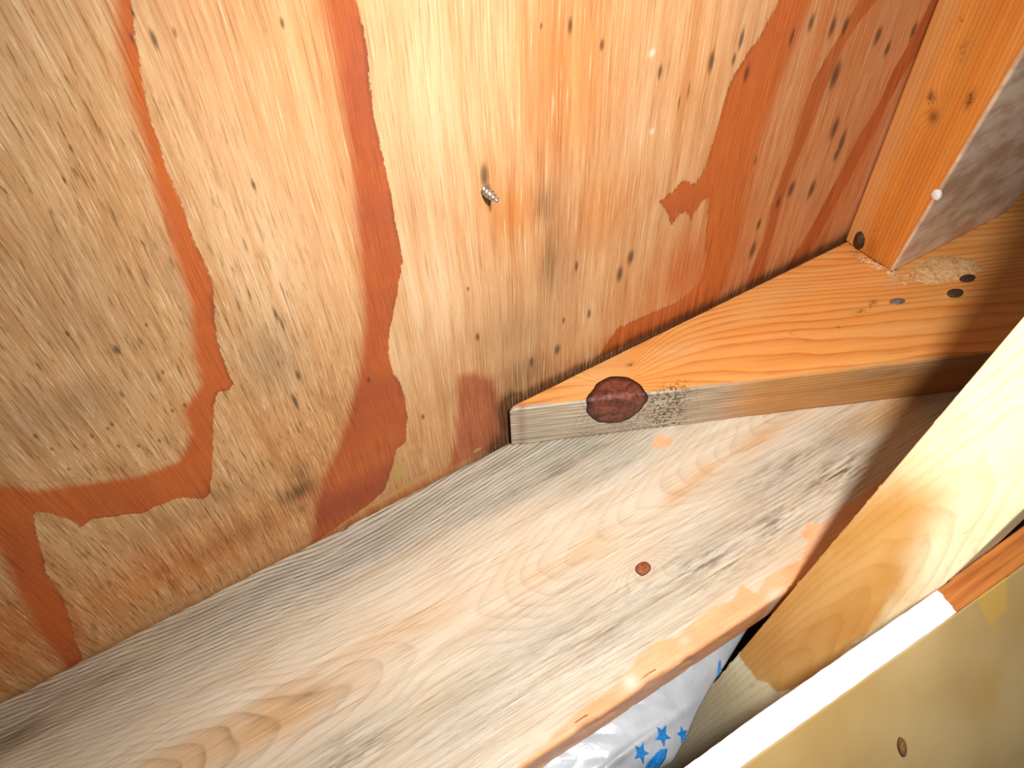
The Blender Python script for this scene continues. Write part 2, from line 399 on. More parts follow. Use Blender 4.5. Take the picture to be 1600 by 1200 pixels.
def mat_plank():
    k = NT('weathered_plank')
    n1 = k.noise((20, 800, 500), 5, 0.66)
    n2 = k.noise((7, 110, 110), 4, 0.55, (2, 5, 1))
    n3 = k.noise((60, 1500, 900), 3, 0.6)
    n4 = k.noise((22, 30, 30), 4, 0.6)
    r = k.m('MULTIPLY', rings(k, k.at('phase'), n1, 0.2), k.mr(k.noise((22, 260, 200), 3, 0.6, (9, 4, 2)), 0.32, 0.60, 0.5, 1.0))
    grey = k.at('grey')
    c = k.mix(k.mr(n2, 0.3, 0.7), '#eadfca', '#dccbae')
    c = k.mix(k.mr(n4, 0.4, 0.7, 0, 0.5), c, '#e0c4a0')
    c = k.mix(k.at('amber'), c, k.mix(n2, '#dba355', '#c98736'))
    gcol = k.mix(k.mr(n2, 0.3, 0.7), '#c9c3b4', '#aca391')
    c = k.mix(k.m('MULTIPLY', grey, 0.85), c, gcol)
    dark = k.mix(grey, '#8a6438', '#514a3b')
    rs = k.m('MULTIPLY', r, k.at('rstr'))
    c = k.mix(k.m('MULTIPLY', rs, 1.15, clamp=True), c, dark)
    c = k.mix(k.mr(n1, 0.52, 0.72, 0, 0.6), c, k.mix(grey, '#94734c', '#665e4e'))
    nd = k.noise((75, 1000, 600), 3, 0.6, (3, 8, 1))
    c = k.mix(k.m('MULTIPLY', k.mr(nd, 0.58, 0.70), k.m('MULTIPLY', grey, 0.55)), c, '#5d5444')
    c = k.mix(k.mr(n1, 0.45, 0.28, 0, 0.6), c, '#fbf0da')
    mo = k.m('MULTIPLY', k.at('mould'), k.mr(k.noise((45, 420, 300), 4, 0.65, (5, 2, 0)), 0.42, 0.66))
    c = k.mix(k.m('MULTIPLY', mo, 0.95), c, '#3d3326')
    br = k.m('MULTIPLY', k.at('brown'), k.mr(n1, 0.2, 0.7, 0.5, 1.1))
    c = k.mix(br, c, '#5a3f24')
    # clean orange wood where the weathered skin has worn off
    ed = k.m('ADD', k.at('clean'), k.m('MULTIPLY', k.m('SUBTRACT', k.noise((90, 420, 200), 4, 0.65, (1, 1, 1)), 0.5), 5.5))
    cm = k.mr(ed, -0.8, 1.4)
    oc = k.mix(k.mr(n4, 0.3, 0.7), '#f8c294', '#eda974')
    oc = k.mix(k.m('MULTIPLY', r, 0.3), oc, '#e09a60')
    c = k.mix(cm, c, oc)
    c = k.mix(k.at('white'), c, '#f4e6d2')
    h = k.m('ADD', k.m('MULTIPLY', n1, 0.8), k.m('MULTIPLY', n3, 0.35))
    h = k.m('ADD', h, k.m('MULTIPLY', rs, 0.9))
    nb = k.bump(h, 0.55, 0.0006)
    ro = k.m('SUBTRACT', k.mr(n4, 0.3, 0.7, 0.42, 0.58), k.m('MULTIPLY', k.at('wet'), 0.18))
    return k.out(c, ro, nb, 0.5)

PLANK_F = -0.1855
def build_plank():
    prof = rounded_profile([(-0.0024, 0.0), (PLANK_F, 0.0), (PLANK_F, -0.028), (-0.0024, -0.028)],
                           [0.0008, 0.0035, 0.002, 0.0005], 7, [0.00078, 0.002, 0.02, 0.01])
    st = cat_lin((-0.45, -0.215, 0.02), (-0.215, 0.46, 0.0009), (0.46, 0.85, 0.02))
    S, R = len(st), len(prof)
    V = np.zeros((S, R, 3)); V[..., 0] = st[:, None]; V[..., 1] = prof[None, :, 0]; V[..., 2] = prof[None, :, 1]
    X, Y = V[..., 0], V[..., 1]
    top = (V[..., 2] > -0.004)
    V[..., 2] += top * ((fnoise(X * 14, Y * 90, 3) - .5) * 0.0006 + (fnoise(X * 40, Y * 500, 8) - .5) * 0.00025)
    # splintery back corner and a slightly chewed front corner
    back = (Y > -0.0034) & top
    V[..., 1] -= back * np.maximum(0, fnoise(X * 90, X * 3, 21) - 0.55) * 0.004
    front = (Y < PLANK_F + 0.004)
    V[..., 1] += front * np.maximum(0, fnoise(X * 70, V[..., 2] * 90, 31) - 0.55) * 0.004
    me = loft('weathered_plank', V)
    x = X.ravel(); y = Y.ravel(); zz = V[..., 2].ravel(); P = np.stack([x, y], 1) * 1000; N = len(x)
    # growth rings: a flat-sawn board, pith line under the middle, arches where the heart runs up and down
    yc = -0.090 - 0.010 * np.sin((x + .1) * 9) + (fnoise(x * 7, y * 8, 40) - .5) * 0.012
    hh = 0.056 - 0.17 * (np.sqrt((x - 0.035) ** 2 + 0.0009) - 0.03) + (fnoise(x * 9, y * 22, 44) - .5) * 0.012
    rr = np.sqrt((y - yc) ** 2 + np.maximum(hh, 0.004) ** 2)
    ph = rr / 0.0027 + 4 * sstep(-0.075, 0.0, y) + (fnoise(x * 30, y * 60, 47) - .5) * 0.8
    kx, ky = 0.1683, -0.1282
    dk = np.sqrt(((x - kx) / 1.8) ** 2 + (y - ky) ** 2)
    ph = ph + 5.0 * np.exp(-(dk / 0.010) ** 2)
    attr(me, 'phase', ph)
    def blob(items):
        a = np.zeros(N)
        for px, py, rx, ry, amp in items:
            c = onz(px, py); gauss(a, x, y, c[0], c[1], rx, ry, amp)
        return a
    attr(me, 'grey', np.clip(blob([(820, 745, 60, 14, 1.0), (620, 830, 80, 12, .8), (950, 730, 50, 12, .8), (1100, 850, 70, 22, .65), (1000, 960, 70, 20, .75), (850, 1000, 60, 22, .8), (760, 1090, 60, 26, .75), (520, 1180, 70, 18, .5), (700, 730, 40, 8, .8),
                                  (1200, 760, 50, 20, .7), (1300, 690, 40, 20, .6), (450, 910, 60, 10, .5)]) + 0.7 * sstep(-0.075, -0.015, y) * sstep(-.2, .02, x), 0, 1))
    attr(me, 'amber', blob([(1100, 740, 22, 5, .6), (1060, 770, 14, 5, .65), (1180, 690, 30, 6, .6), (1340, 660, 30, 8, .6), (860, 890, 30, 6, .35), (430, 1120, 45, 14, .65), (320, 1170, 40, 12, .6), (600, 1000, 50, 8, .4), (900, 870, 40, 8, .3), (1400, 640, 40, 14, .8), (1330, 830, 30, 10, .7)]))
    attr(me, 'rstr', np.clip(0.17 + 0.70 * sstep(-0.065, -0.015, y) + blob([(380, 1150, 60, 20, .35), (1250, 760, 50, 20, .3)]), 0, 0.85) * (0.75 + 0.6 * fnoise(x * 14, y * 50, 52)))
    attr(me, 'mould', blob([(1310, 740, 35, 12, .9), (1210, 820, 40, 12, .75), (1100, 880, 26, 7, .8), (1080, 885, 10, 5, .9), (1150, 880, 40, 10, .6), (870, 735, 50, 6, .5), (1240, 720, 50, 9, .6), (950, 960, 60, 14, .35), (1000, 1040, 60, 10, .3), (930, 1000, 40, 20, .35), (560, 1170, 30, 10, .6)]))
    attr(me, 'brown', np.clip(blob([(20, 1150, 40, 12, .85), (150, 1030, 70, 8, .35), (290, 965, 40, 8, .45), (60, 1110, 90, 26, .6), (200, 1060, 100, 36, .4), (480, 1085, 12, 3, .4)]) , 0, 1))
    attr(me, 'wet', blob([(760, 1110, 40, 26, 1.0), (700, 1040, 30, 20, .4)]))
    ln = flat2([(560, 1420), (700, 1300), (820, 1195), (850, 1172), (880, 1140), (905, 1118), (950, 1088), (985, 1055), (1000, 1030), (1030, 1008), (1062, 998), (1085, 975), (1118, 952), (1148, 942), (1160, 918), (1185, 935),
                (1200, 905), (1230, 888), (1256, 880), (1268, 845), (1262, 822), (1290, 822), (1330, 790), (1400, 740), (1480, 690)])
    poly = np.vstack([ln, [[900, -185], [900, -260], [-300, -260], [-300, -183]]])
    cl = sdf(P, poly) + 2.0
    for px, py, r in [(1035, 690, 6.0), (1262, 832, 4.0)]:
        c = onz(px, py) * 1000
        cl = np.maximum(cl, r - np.sqrt(((P[:, 0] - c[0]) / 1.3) ** 2 + (P[:, 1] - c[1]) ** 2))
    cl = np.where(zz < -0.004, 15, cl)
    attr(me, 'clean', np.clip(cl, -20, 20))
    attr(me, 'white', blob([(985, 1066, 4.5, 4, .8), (1212, 930, 6, 4, .6), (1070, 1000, 4, 3, .35), (845, 1150, 10, 4, .35), (1045, 680, 6, 3, .3)]))
    o = link('weathered_plank', me, mat_plank())
    return tag(o, 'wide grey weathered plank lying flat along the foot of the plywood', 'plank')
plank = build_plank()

# ------------------------------------------------------------------ knots
def mat_knot(name, c1, c2, c3, sc, crack=0.85):
    k = NT(name)
    n = k.noise((sc, sc, sc), 5, 0.65, dist=0.8)
    vo = k.N.new('ShaderNodeTexVoronoi'); vo.feature = 'DISTANCE_TO_EDGE'; vo.inputs['Scale'].default_value = sc * 0.7
    k.L.new(k.map((1, 1, 1)), vo.inputs['Vector'])
    c = k.mix(k.mr(n, 0.35, 0.65), c1, c2)
    c = k.mix(k.mr(vo.outputs['Distance'], 0.05, 0.0, 0, crack), c, c3)
    c = k.mix(k.at('rim'), c, c3)
    h = k.m('SUBTRACT', n, k.m('MULTIPLY', k.mr(vo.outputs['Distance'], 0.08, 0.0), crack))
    return k.out(c, 0.5, k.bump(h, 0.6, 0.001), 0.4)
def lump(name, centre, ax, ay, az, rx, ry, rz, mat, parent, seed=0, nr=10, na=36, rough=0.12):
    """domed irregular cap with a skirt sunk below its rim"""
    ax, ay, az = [np.array(v, float) / np.linalg.norm(v) for v in (ax, ay, az)]
    V = []; F = []; rim = []
    c = np.array(centre, float)
    V.append(c + az * rz); rim.append(0)
    for i in range(1, nr + 1):
        t = i / nr
        for j in range(na):
            a = 2 * math.pi * j / na
            w = 1 + rough * (float(fnoise(2 + math.cos(a) * 1.6 + seed, 2 + math.sin(a) * 1.6, seed)) - 0.5) * 2
            hgt = rz * (1 - t ** 2.2) + rz * 0.35 * (float(fnoise(math.cos(a) * t * 3 + 9, math.sin(a) * t * 3 + 9, seed + 3)) - .5) * (1 - t ** 4)
            V.append(c + ax * rx * t * w * math.cos(a) + ay * ry * t * w * math.sin(a) + az * hgt); rim.append(max(0, (t - 0.72) / 0.28))
    for j in range(na):
        V.append(V[1 + (nr - 1) * na + j] - az * max(0.0015, rz * 0.6)); rim.append(1)
    V.append(c - az * max(0.0015, rz * 0.6)); rim.append(1)
    for j in range(na): F.append((0, 1 + j, 1 + (j + 1) % na))
    for i in range(nr):
        a = 1 + i * na; b = a + na
        for j in range(na): F.append((a + j, b + j, b + (j + 1) % na, a + (j + 1) % na))
    b = 1 + nr * na; e = len(V) - 1
    for j in range(na): F.append((b + (j + 1) % na, b + j, e))
    me = bpy.data.meshes.new(name); me.from_pydata([tuple(p) for p in V], [], F); me.update()
    attr(me, 'rim', np.array(rim)); fix_normals(me)
    o = link(name, me, mat, parent)
    return o
KN_SMALL = mat_knot('small_knot', '#b06238', '#8a4526', '#4a2a18', 500, 0.0)
KN_BIG = mat_knot('big_knot', '#8a4c38', '#552a1e', '#26140c', 150, 0.3)
KN_DARK = mat_knot('dark_knot', '#5b3a20', '#3b2414', '#1c110a', 260, 0.3)
k1 = lump('knot', (0.1683, -0.1282, 0.0), (1, .2, 0), (-.2, 1, 0), (0, 0, 1), 0.0052, 0.0042, 0.0009, KN_SMALL, plank, 3)
tag(k1, 'small round reddish knot')

# ------------------------------------------------------------------ pine wedge board lying on the plank
BH = 0.040
TIP = np.array([0.1478, -0.0048]); FAR = onz(1600, 545, BH)[:2]
BU = (FAR - TIP) / np.linalg.norm(FAR - TIP); BV = np.array([-BU[1], BU[0]])
KNOT_U = float((onz(965, 625, BH)[:2] - TIP) @ BU)
def mat_pine(name, lo, hi, ring, mid, amt=0.55, gx=(16, 500, 500), gloss=0.42, rot=(0, 0, 0)):
    k = NT(name)
    v = k.map((1, 1, 1), (0, 0, 0), rot)
    n1 = k.noise(gx, 4, 0.6, vec=v); n2 = k.noise(tuple(g * 0.12 for g in gx), 3, 0.5, (4, 1, 2), vec=v); n4 = k.noise((26, 26, 26), 4, 0.6)
    r = rings(k, k.at('phase'), n1, 0.22)
    c = k.mix(k.mr(n2, 0.3, 0.7), lo, hi)
    c = k.mix(k.mr(n4, 0.35, 0.7, 0, 0.5), c, mid)
    c = k.mix(k.m('MULTIPLY', r, k.m('MULTIPLY', k.mr(n4, 0.3, 0.7, 0.55, 1.0), amt)), c, ring)
    c = k.mix(k.mr(n1, 0.55, 0.75, 0, 0.3), c, ring)
    # grey weathered skin
    ge = k.m('ADD', k.at('grey'), k.m('MULTIPLY', k.m('SUBTRACT', n1, 0.5), 0.7))
    gc = k.mix(k.mr(n1, 0.3, 0.7), '#dcd3c2', '#a0937c')
    gc = k.mix(k.m('MULTIPLY', r, 0.5), gc, '#6f6350')
    c = k.mix(k.mr(ge, 0.25, 0.75, 0, 0.95), c, gc)
    c = k.mix(k.m('MULTIPLY', k.at('tan'), k.mr(n1, 0.25, 0.7, 0.5, 1)), c, k.mix(n2, '#b98a55', '#8f6438'))
    mo = k.m('MULTIPLY', k.at('mould'), k.mr(k.noise((420, 420, 420), 4, 0.7, (2, 2, 2)), 0.46, 0.6))
    c = k.mix(k.m('MULTIPLY', mo, 0.92), c, '#33231a')
    c = k.mix(k.at('stain'), c, k.mix(n4, '#8a4a22', '#5d3018'))
    c = k.mix(k.at('pale'), c, k.mix(n1, '#e8c795', '#c99a5f'))
    c = k.mix(k.at('face'), c, k.mix(k.mr(k.noise((30, 30, 60), 4, 0.6, (6, 6, 6)), 0.35, 0.65), '#e6d2ba', '#bd9e84'))
    h = k.m('ADD', k.m('MULTIPLY', n1, 0.8), k.m('MULTIPLY', r, 0.6))
    return k.out(c, k.mr(n4, 0.3, 0.7, gloss - .06, gloss + .1), k.bump(h, 0.4, 0.0006), 0.4)

def build_wedge():
    us = cat_lin((0.0, 0.40, 0.0011), (0.40, 0.62, 0.012))
    nt, nf = 130, 34
    vmax0 = 0.0042; sl = BU[1] / BU[0]
    rows = []
    for u in us:
        # distance from the front line to the wall face (Y=-0.001) along BV
        base = TIP + BU * u
        vm = max(0.0022, (-0.0032 - base[1]) / BV[1])
        vm = min(vm, 0.30)
        r = min(0.0022, vm * 0.4)
        loop = []
        for t in np.linspace(0, 1, nf): loop.append((0.0, 0.0005 + t * (BH - r - 0.0005)))
        for t in np.linspace(0, 1, 6)[1:]:
            a = t * math.pi / 2; loop.append((r * (1 - math.cos(a)), BH - r + r * math.sin(a)))
        for t in np.linspace(0, 1, nt)[1:]: loop.append((r + t * (vm - r), BH))
        loop.append((vm, BH * 0.5)); loop.append((vm, 0.0005)); loop.append((vm * 0.5, 0.0005))
        rows.append(loop)
    L = np.array(rows); U = np.repeat(us[:, None], L.shape[1], 1)
    W = L[..., 0]; Z = L[..., 1]
    V = np.zeros(L.shape[:2] + (3,))
    wob = (fnoise(U * 60, Z * 90, 61) - .5) * 0.0009
    endr = 0.0025 * np.clip(1 - U / 0.004, 0, 1) ** 2     # softened nose
    V[..., 0] = TIP[0] + BU[0] * U + BV[0] * (W + wob)
    V[..., 1] = np.minimum(TIP[1] + BU[1] * U + BV[1] * (W + wob * (W < 0.002)), -0.0032)
    V[..., 2] = Z - endr * (Z > BH - .004) + (Z > BH - 0.0005) * (fnoise(U * 12, W * 120, 63) - .5) * 0.0007
    me = loft('pine_wedge', V); fix_normals(me)
    x = V[..., 0].ravel(); y = V[..., 1].ravel(); u = U.ravel(); w = W.ravel(); z = Z.ravel(); N = len(u)
    fr = sstep(0.0028, 0.0, w)                              # 1 on the front face
    du = u - KNOT_U
    sq = 1 - 0.86 * np.exp(-(np.where(du > 0, du / 0.060, du / 0.025)) ** 2)
    wv = (w - 0.010) / sq
    pt = wv / (0.0115 - 0.0050 * sstep(0.03, .10, w)) + (fnoise(u * 10, w * 40, 70) - .5) * 1.6 + u * 5
    pf = z / 0.0032 + (fnoise(u * 8, z * 60, 72) - .5) * 1.2
    attr(me, 'phase', np.where(w > 0.0015, pt, pf))
    def blob(items, zpl=BH):
        a = np.zeros(N)
        for px, py, r1, r2, amp in items:
            c = onz(px, py, zpl)
            q = ((x - c[0]) * 1000 / r1) ** 2 + ((y - c[1]) * 1000 / r2) ** 2
            a = np.maximum(a, amp * np.exp(-q))
        return a
    g = fr * (1.0 - 0.75 * sstep(0.10, 0.20, u) + 0.25 * sstep(.2, .26, u) * (z > .026))
    g = np.maximum(g, 0.75 * np.exp(-(w / 0.004) ** 2) * sstep(0.05, 0.02, u))
    g = np.maximum(g, sstep(.012, .0, u) * .7)
    g = np.maximum(g, blob([(1330, 480, 14, 5, .3), (1275, 400, 10, 8, .25)]))
    attr(me, 'grey', g)
    attr(me, 'tan', np.clip(fr * sstep(0.09, 0.2, u) * 0.8, 0, 1))
    attr(me, 'mould', np.clip(blob([(1050, 612, 14, 8, .95), (1000, 650, 26, 9, .8), (920, 640, 8, 8, .7), (1345, 487, 5, 2.5, .8), (1310, 512, 4, 2, .8), (1238, 520, 2, 1.5, .8), (985, 570, 3, 2, .9), (1360, 478, 4, 2, .7), (1340, 395, 10, 5, .4)])
         + fr * np.exp(-((u - KNOT_U - .018) / .03) ** 2) * .5, 0, 1))
    attr(me, 'stain', blob([(985, 570, 2.5, 1.5, .6), (1365, 472, 3, 2, .6), (1375, 405, 9, 6, .35), (815, 636, 3, 2, .5)]))
    attr(me, 'pale', blob([(1440, 425, 16, 6, .6), (1400, 440, 10, 4, .5), (1480, 410, 10, 10, .5), (1060, 545, 30, 10, .35), (930, 590, 26, 12, .4), (1200, 470, 40, 10, .25)]))
    mat = mat_pine('pine_wedge', '#f5b468', '#eda050', '#bf5c1c', '#f0a458', 0.7, (18, 700, 700), 0.40, (0, 0, -math.atan2(BU[1], BU[0])))
    o = link('pine_wedge', me, mat)
    return tag(o, 'orange pine board with a slanted end and big knot, lying on the grey plank', 'board')
wedge = build_wedge()
def build_big_knot():
    top = float((onz(960, 588, BH)[:2] - TIP) @ BV)
    r = ray(962, 661); nb = np.array([BV[0], BV[1], 0]); t = ((np.array([TIP[0], TIP[1], 0]) - CAM) @ nb) / (r @ nb); zb = (CAM + r * t)[2]
    wc, hw = (top - (BH - zb)) / 2, (top + (BH - zb)) / 2
    def surf(du, w, h):
        R = 0.004                                        # broad rounding where the knot turns the corner
        if w > R: v, z, nv, nz = w, BH, 0, 1
        elif w < -R: v, z, nv, nz = 0.0, BH + w, -1, 0
        else:
            a = (w + R) / (2 * R) * math.pi / 2; q = 0.001
            v, z = (R + q) * (1 - math.cos(a)) * .72 - .0006, BH - (R + q) * (1 - math.sin(a)) * .72 + .0006; nv, nz = -math.cos(a), math.sin(a)
        p = TIP + BU * (KNOT_U + du) + BV * (v + nv * h)
        return (p[0], p[1], z + nz * h)
    V = []; F = []; rim = []; nr, na = 18, 56
    for lay in (0, 1):
        for i in range(nr + 1):
            for j in range(na):
                a = 2 * math.pi * j / na; t = i / nr
                wv = 1 + 0.13 * (float(fnoise(3 + math.cos(a) * 1.5, 3 + math.sin(a) * 1.5, 8)) - .5) * 2
                du = 0.0205 * t * wv * math.cos(a); w = wc + hw * t * wv * math.sin(a)
                h = 0.0016 * (1 - t ** 3) + 0.0022 * (float(fnoise(du * 260 + 9, w * 260 + 9, 31)) - .5) * (1 - t ** 6) + 0.0002 if lay == 0 else -0.003
                V.append(surf(du, w, h)); rim.append(max(0, (t - .8) / .2) if lay == 0 else 1)
    o2 = (nr + 1) * na
    for i in range(nr):
        for j in range(na):
            a, b, c_, e = i * na + j, i * na + (j + 1) % na, (i + 1) * na + (j + 1) % na, (i + 1) * na + j
            F.append((a, e, c_, b)); F.append((o2 + a, o2 + b, o2 + c_, o2 + e))
    for j in range(na): F.append((nr * na + j, o2 + nr * na + j, o2 + nr * na + (j + 1) % na, nr * na + (j + 1) % na))
    me = bpy.data.meshes.new('knot'); me.from_pydata(V, [], F); me.update(); attr(me, 'rim', np.array(rim)); fix_normals(me)
    return link('knot', me, KN_BIG, wedge)
k2 = build_big_knot()
tag(k2, 'big dark red-brown cracked knot')

# ------------------------------------------------------------------ upright post standing on the wedge against the wall
def build_post():
    X0, X1, Y0, Y1 = 0.461, 0.600, -0.0470, -0.0015
    prof = rounded_profile([(X0, Y1), (X0, Y0), (X1, Y0), (X1, Y1)], [0.0012, 0.002, 0.002, 0.001], 5, [0.0009, 0.0016, 0.01, 0.01])
    st = cat_lin((BH + 0.0006, 0.30, 0.0016), (0.30, 0.80, 0.02))
    V = np.zeros((len(st), len(prof), 3)); V[..., 2] = st[:, None]; V[..., 0] = prof[None, :, 0]; V[..., 1] = prof[None, :, 1]
    X, Y, Z = V[..., 0], V[..., 1].copy(), V[..., 2]
    V[..., 1] = Y1 + (Y - Y1) * (1 + 0.0966 / 0.0455 * (Z - BH))          # the front face leans out from its foot
    V[..., 0] += (X < X0 + .001) * (fnoise(Y * 130, Z * 6, 81) - .5) * 0.0009
    me = loft('pine_post', V); fix_normals(me)
    x, y, z = X.ravel(), V[..., 1].ravel(), Z.ravel(); N = len(x); y0 = Y.ravel()
    side = (x < X0 + 0.0015)
    kz, ky = ony(1460, 165, -0.024)[2], -0.026
    kp = ony(1455, 170, 0)  # not used for shape, only a height check
    c = CAM + ray(1458, 168) * ((X0 - CAM[0]) / ray(1458, 168)[0])
    dk = np.sqrt(((z - c[2]) / 1.8) ** 2 + (y - c[1]) ** 2)
    ph = np.where(side, y / 0.0031 + 2.2 * np.exp(-(dk / .006) ** 2) + (fnoise(y * 30, z * 5, 84) - .5) * 1.5, x / 0.006 + (fnoise(x * 60, z * 5, 85) - .5) * 2)
    attr(me, 'phase', np.where((y0 < Y0 + .0025), 0.2, ph))
    front = (y0 < Y0 + 0.0018)
    attr(me, 'face', front * 0.9)
    attr(me, 'grey', front * 0.0); attr(me, 'tan', front * 0.0)
    def sb(items):
        a = np.zeros(N)
        for px, py, ry, rz, amp in items:
            r = ray(px, py); q = CAM + r * ((X0 - CAM[0]) / r[0])
            a = np.maximum(a, side * amp * np.exp(-((y - q[1]) * 1000 / ry) ** 2 - ((z - q[2]) * 1000 / rz) ** 2))
        return a
    attr(me, 'mould', sb([(1516, 154, 2.5, 5, 1.0), (1500, 33, 1.5, 3, .7), (1505, 80, 4, 7, .4), (1455, 155, 3, 4, .9), (1340, 380, 3, 8, .5), (1372, 350, 3, 14, .3)]))
    attr(me, 'stain', np.clip(sb([(1458, 182, 3.5, 4, .75), (1515, 158, 1.8, 4, .8), (1455, 150, 2.5, 3, .6), (1362, 385, 4, 8, .4)]) + 0.25 * side * np.exp(-((y + .034) / .006) ** 2) * fnoise(y * 40, z * 8, 87), 0, 1))
    attr(me, 'pale', side * 0.30 * sstep(-0.022, -0.010, y))
    mat = mat_pine('pine_post', '#e9a050', '#dd8631', '#b8641f', '#e08c38', 0.6, (700, 700, 14), 0.42)
    o = link('pine_post', me, mat)
    return tag(o, 'upright orange pine post against the plywood, standing on the wedge board', 'post'), X0
post, PX0 = build_post()
r_ = ray(1342, 378); q_ = CAM + r_ * ((PX0 - CAM[0]) / r_[0])
kq = lump('knot', q_ + np.array([0.0004, 0, 0.001]), (0, 1, 0), (0, 0, 1), (-1, 0, 0.15), 0.0055, 0.0085, 0.0035, KN_DARK, post, 12, 10, 30, 0.2)
tag(kq, 'dark brown bulging knot at the foot')
def plain(name, color, rough=0.5, spec=0.5, metal=0.0, n=None, nstr=0.3, c2=None):
    k = NT(name); nn = k.noise((n or 200,) * 3, 3, 0.6)
    c = k.mix(k.mr(nn, 0.35, 0.65), color, c2 or color)
    return k.out(c, rough, k.bump(nn, nstr, 0.0004), spec, metal)
M_GLUE = plain('white_glue', '#f4f1ee', 0.25, 0.5)
r_ = ray(1464, 306); q_ = CAM + r_ * ((PX0 - CAM[0]) / r_[0])
g = lump('glue_drop', (PX0 + 0.0003, -0.0470 - 0.0966 * (q_[2] - BH) + 0.0008, q_[2]), (.3, -.7, 0), (.0, 0, 1), (-1, -1, 0), 0.0034, 0.0045, 0.0032, M_GLUE, post, 15, 8, 24, 0.1)
tag(g, 'white drop of dried glue')

# wood filler patch and nail heads on the wedge behind the post foot
M_FILL = plain('wood_filler', '#ecc08a', 0.75, 0.2, n=320, nstr=1.0, c2='#d19a5c')
c = onz(1475, 420, BH)
f = lump('filler_patch', c + np.array([0, 0, -0.0004]), (1, -.25, 0), (.25, 1, 0), (0, 0, 1), 0.0300, 0.0150, 0.0030, M_FILL, wedge, 22, 12, 40, 0.35)
tag(f, 'rough pale wood filler smear')
M_NAIL = plain('dark_nail', '#5a4530', 0.6, 0.4, n=700, c2='#33251a')
for i, (px, py, rx, ry) in enumerate([(1511, 436, .0062, .0036), (1492, 459, .0062, .0038), (1402, 471, .006, .0032)]):
    c = onz(px, py, BH)
    nh = lump('nail_head', c + np.array([0, 0, 0.0013 if i < 2 else 0.0002]), (1, -.3, 0), (.3, 1, 0), (0, 0, 1), rx, ry, 0.0009, M_NAIL, wedge, 30 + i, 6, 20, 0.12)
    if i == 2: nh.data.materials[0] = plain('grey_nail', '#a3988c', 0.4, 0.6, 0.3, n=900, c2='#5c5148')
# sawdust crumbs in the corner of the post foot
def build_dust():
    rnd = random.Random(5); V = []; F = []
    for i in range(70):
        t = rnd.random()
        px = 1340 + 75 * t + rnd.uniform(-5, 5) + (rnd.uniform(0, 30) if t > .8 else 0); py = 398 + 38 * t + rnd.uniform(-3, 8)
        c = onz(px, py, BH + 0.0004); L = rnd.uniform(.0008, .0032); w = rnd.uniform(.0003, .0006); a = rnd.uniform(0, 6.3)
        dx, dy = math.cos(a) * L, math.sin(a) * L; b = len(V)
        for s in (-1, 1):
            for e, (ox, oz) in enumerate([(-w, 0), (w, 0), (0, w * 1.6)]):
                V.append((c[0] + s * dx - math.sin(a) * ox, min(c[1] + s * dy + math.cos(a) * ox, -0.002), c[2] + oz + (s > 0) * rnd.uniform(0, .001)))
        F += [(b, b + 1, b + 4, b + 3), (b + 1, b + 2, b + 5, b + 4), (b + 2, b, b + 3, b + 5), (b, b + 2, b + 1), (b + 3, b + 4, b + 5)]
    me = bpy.data.meshes.new('sawdust'); me.from_pydata(V, [], F); me.update()
    o = link('sawdust', me, plain('sawdust', '#ecc792', 0.8, 0.2, n=300, c2='#cf9b5e'), wedge, False)
    o['kind'] = 'stuff'
build_dust()

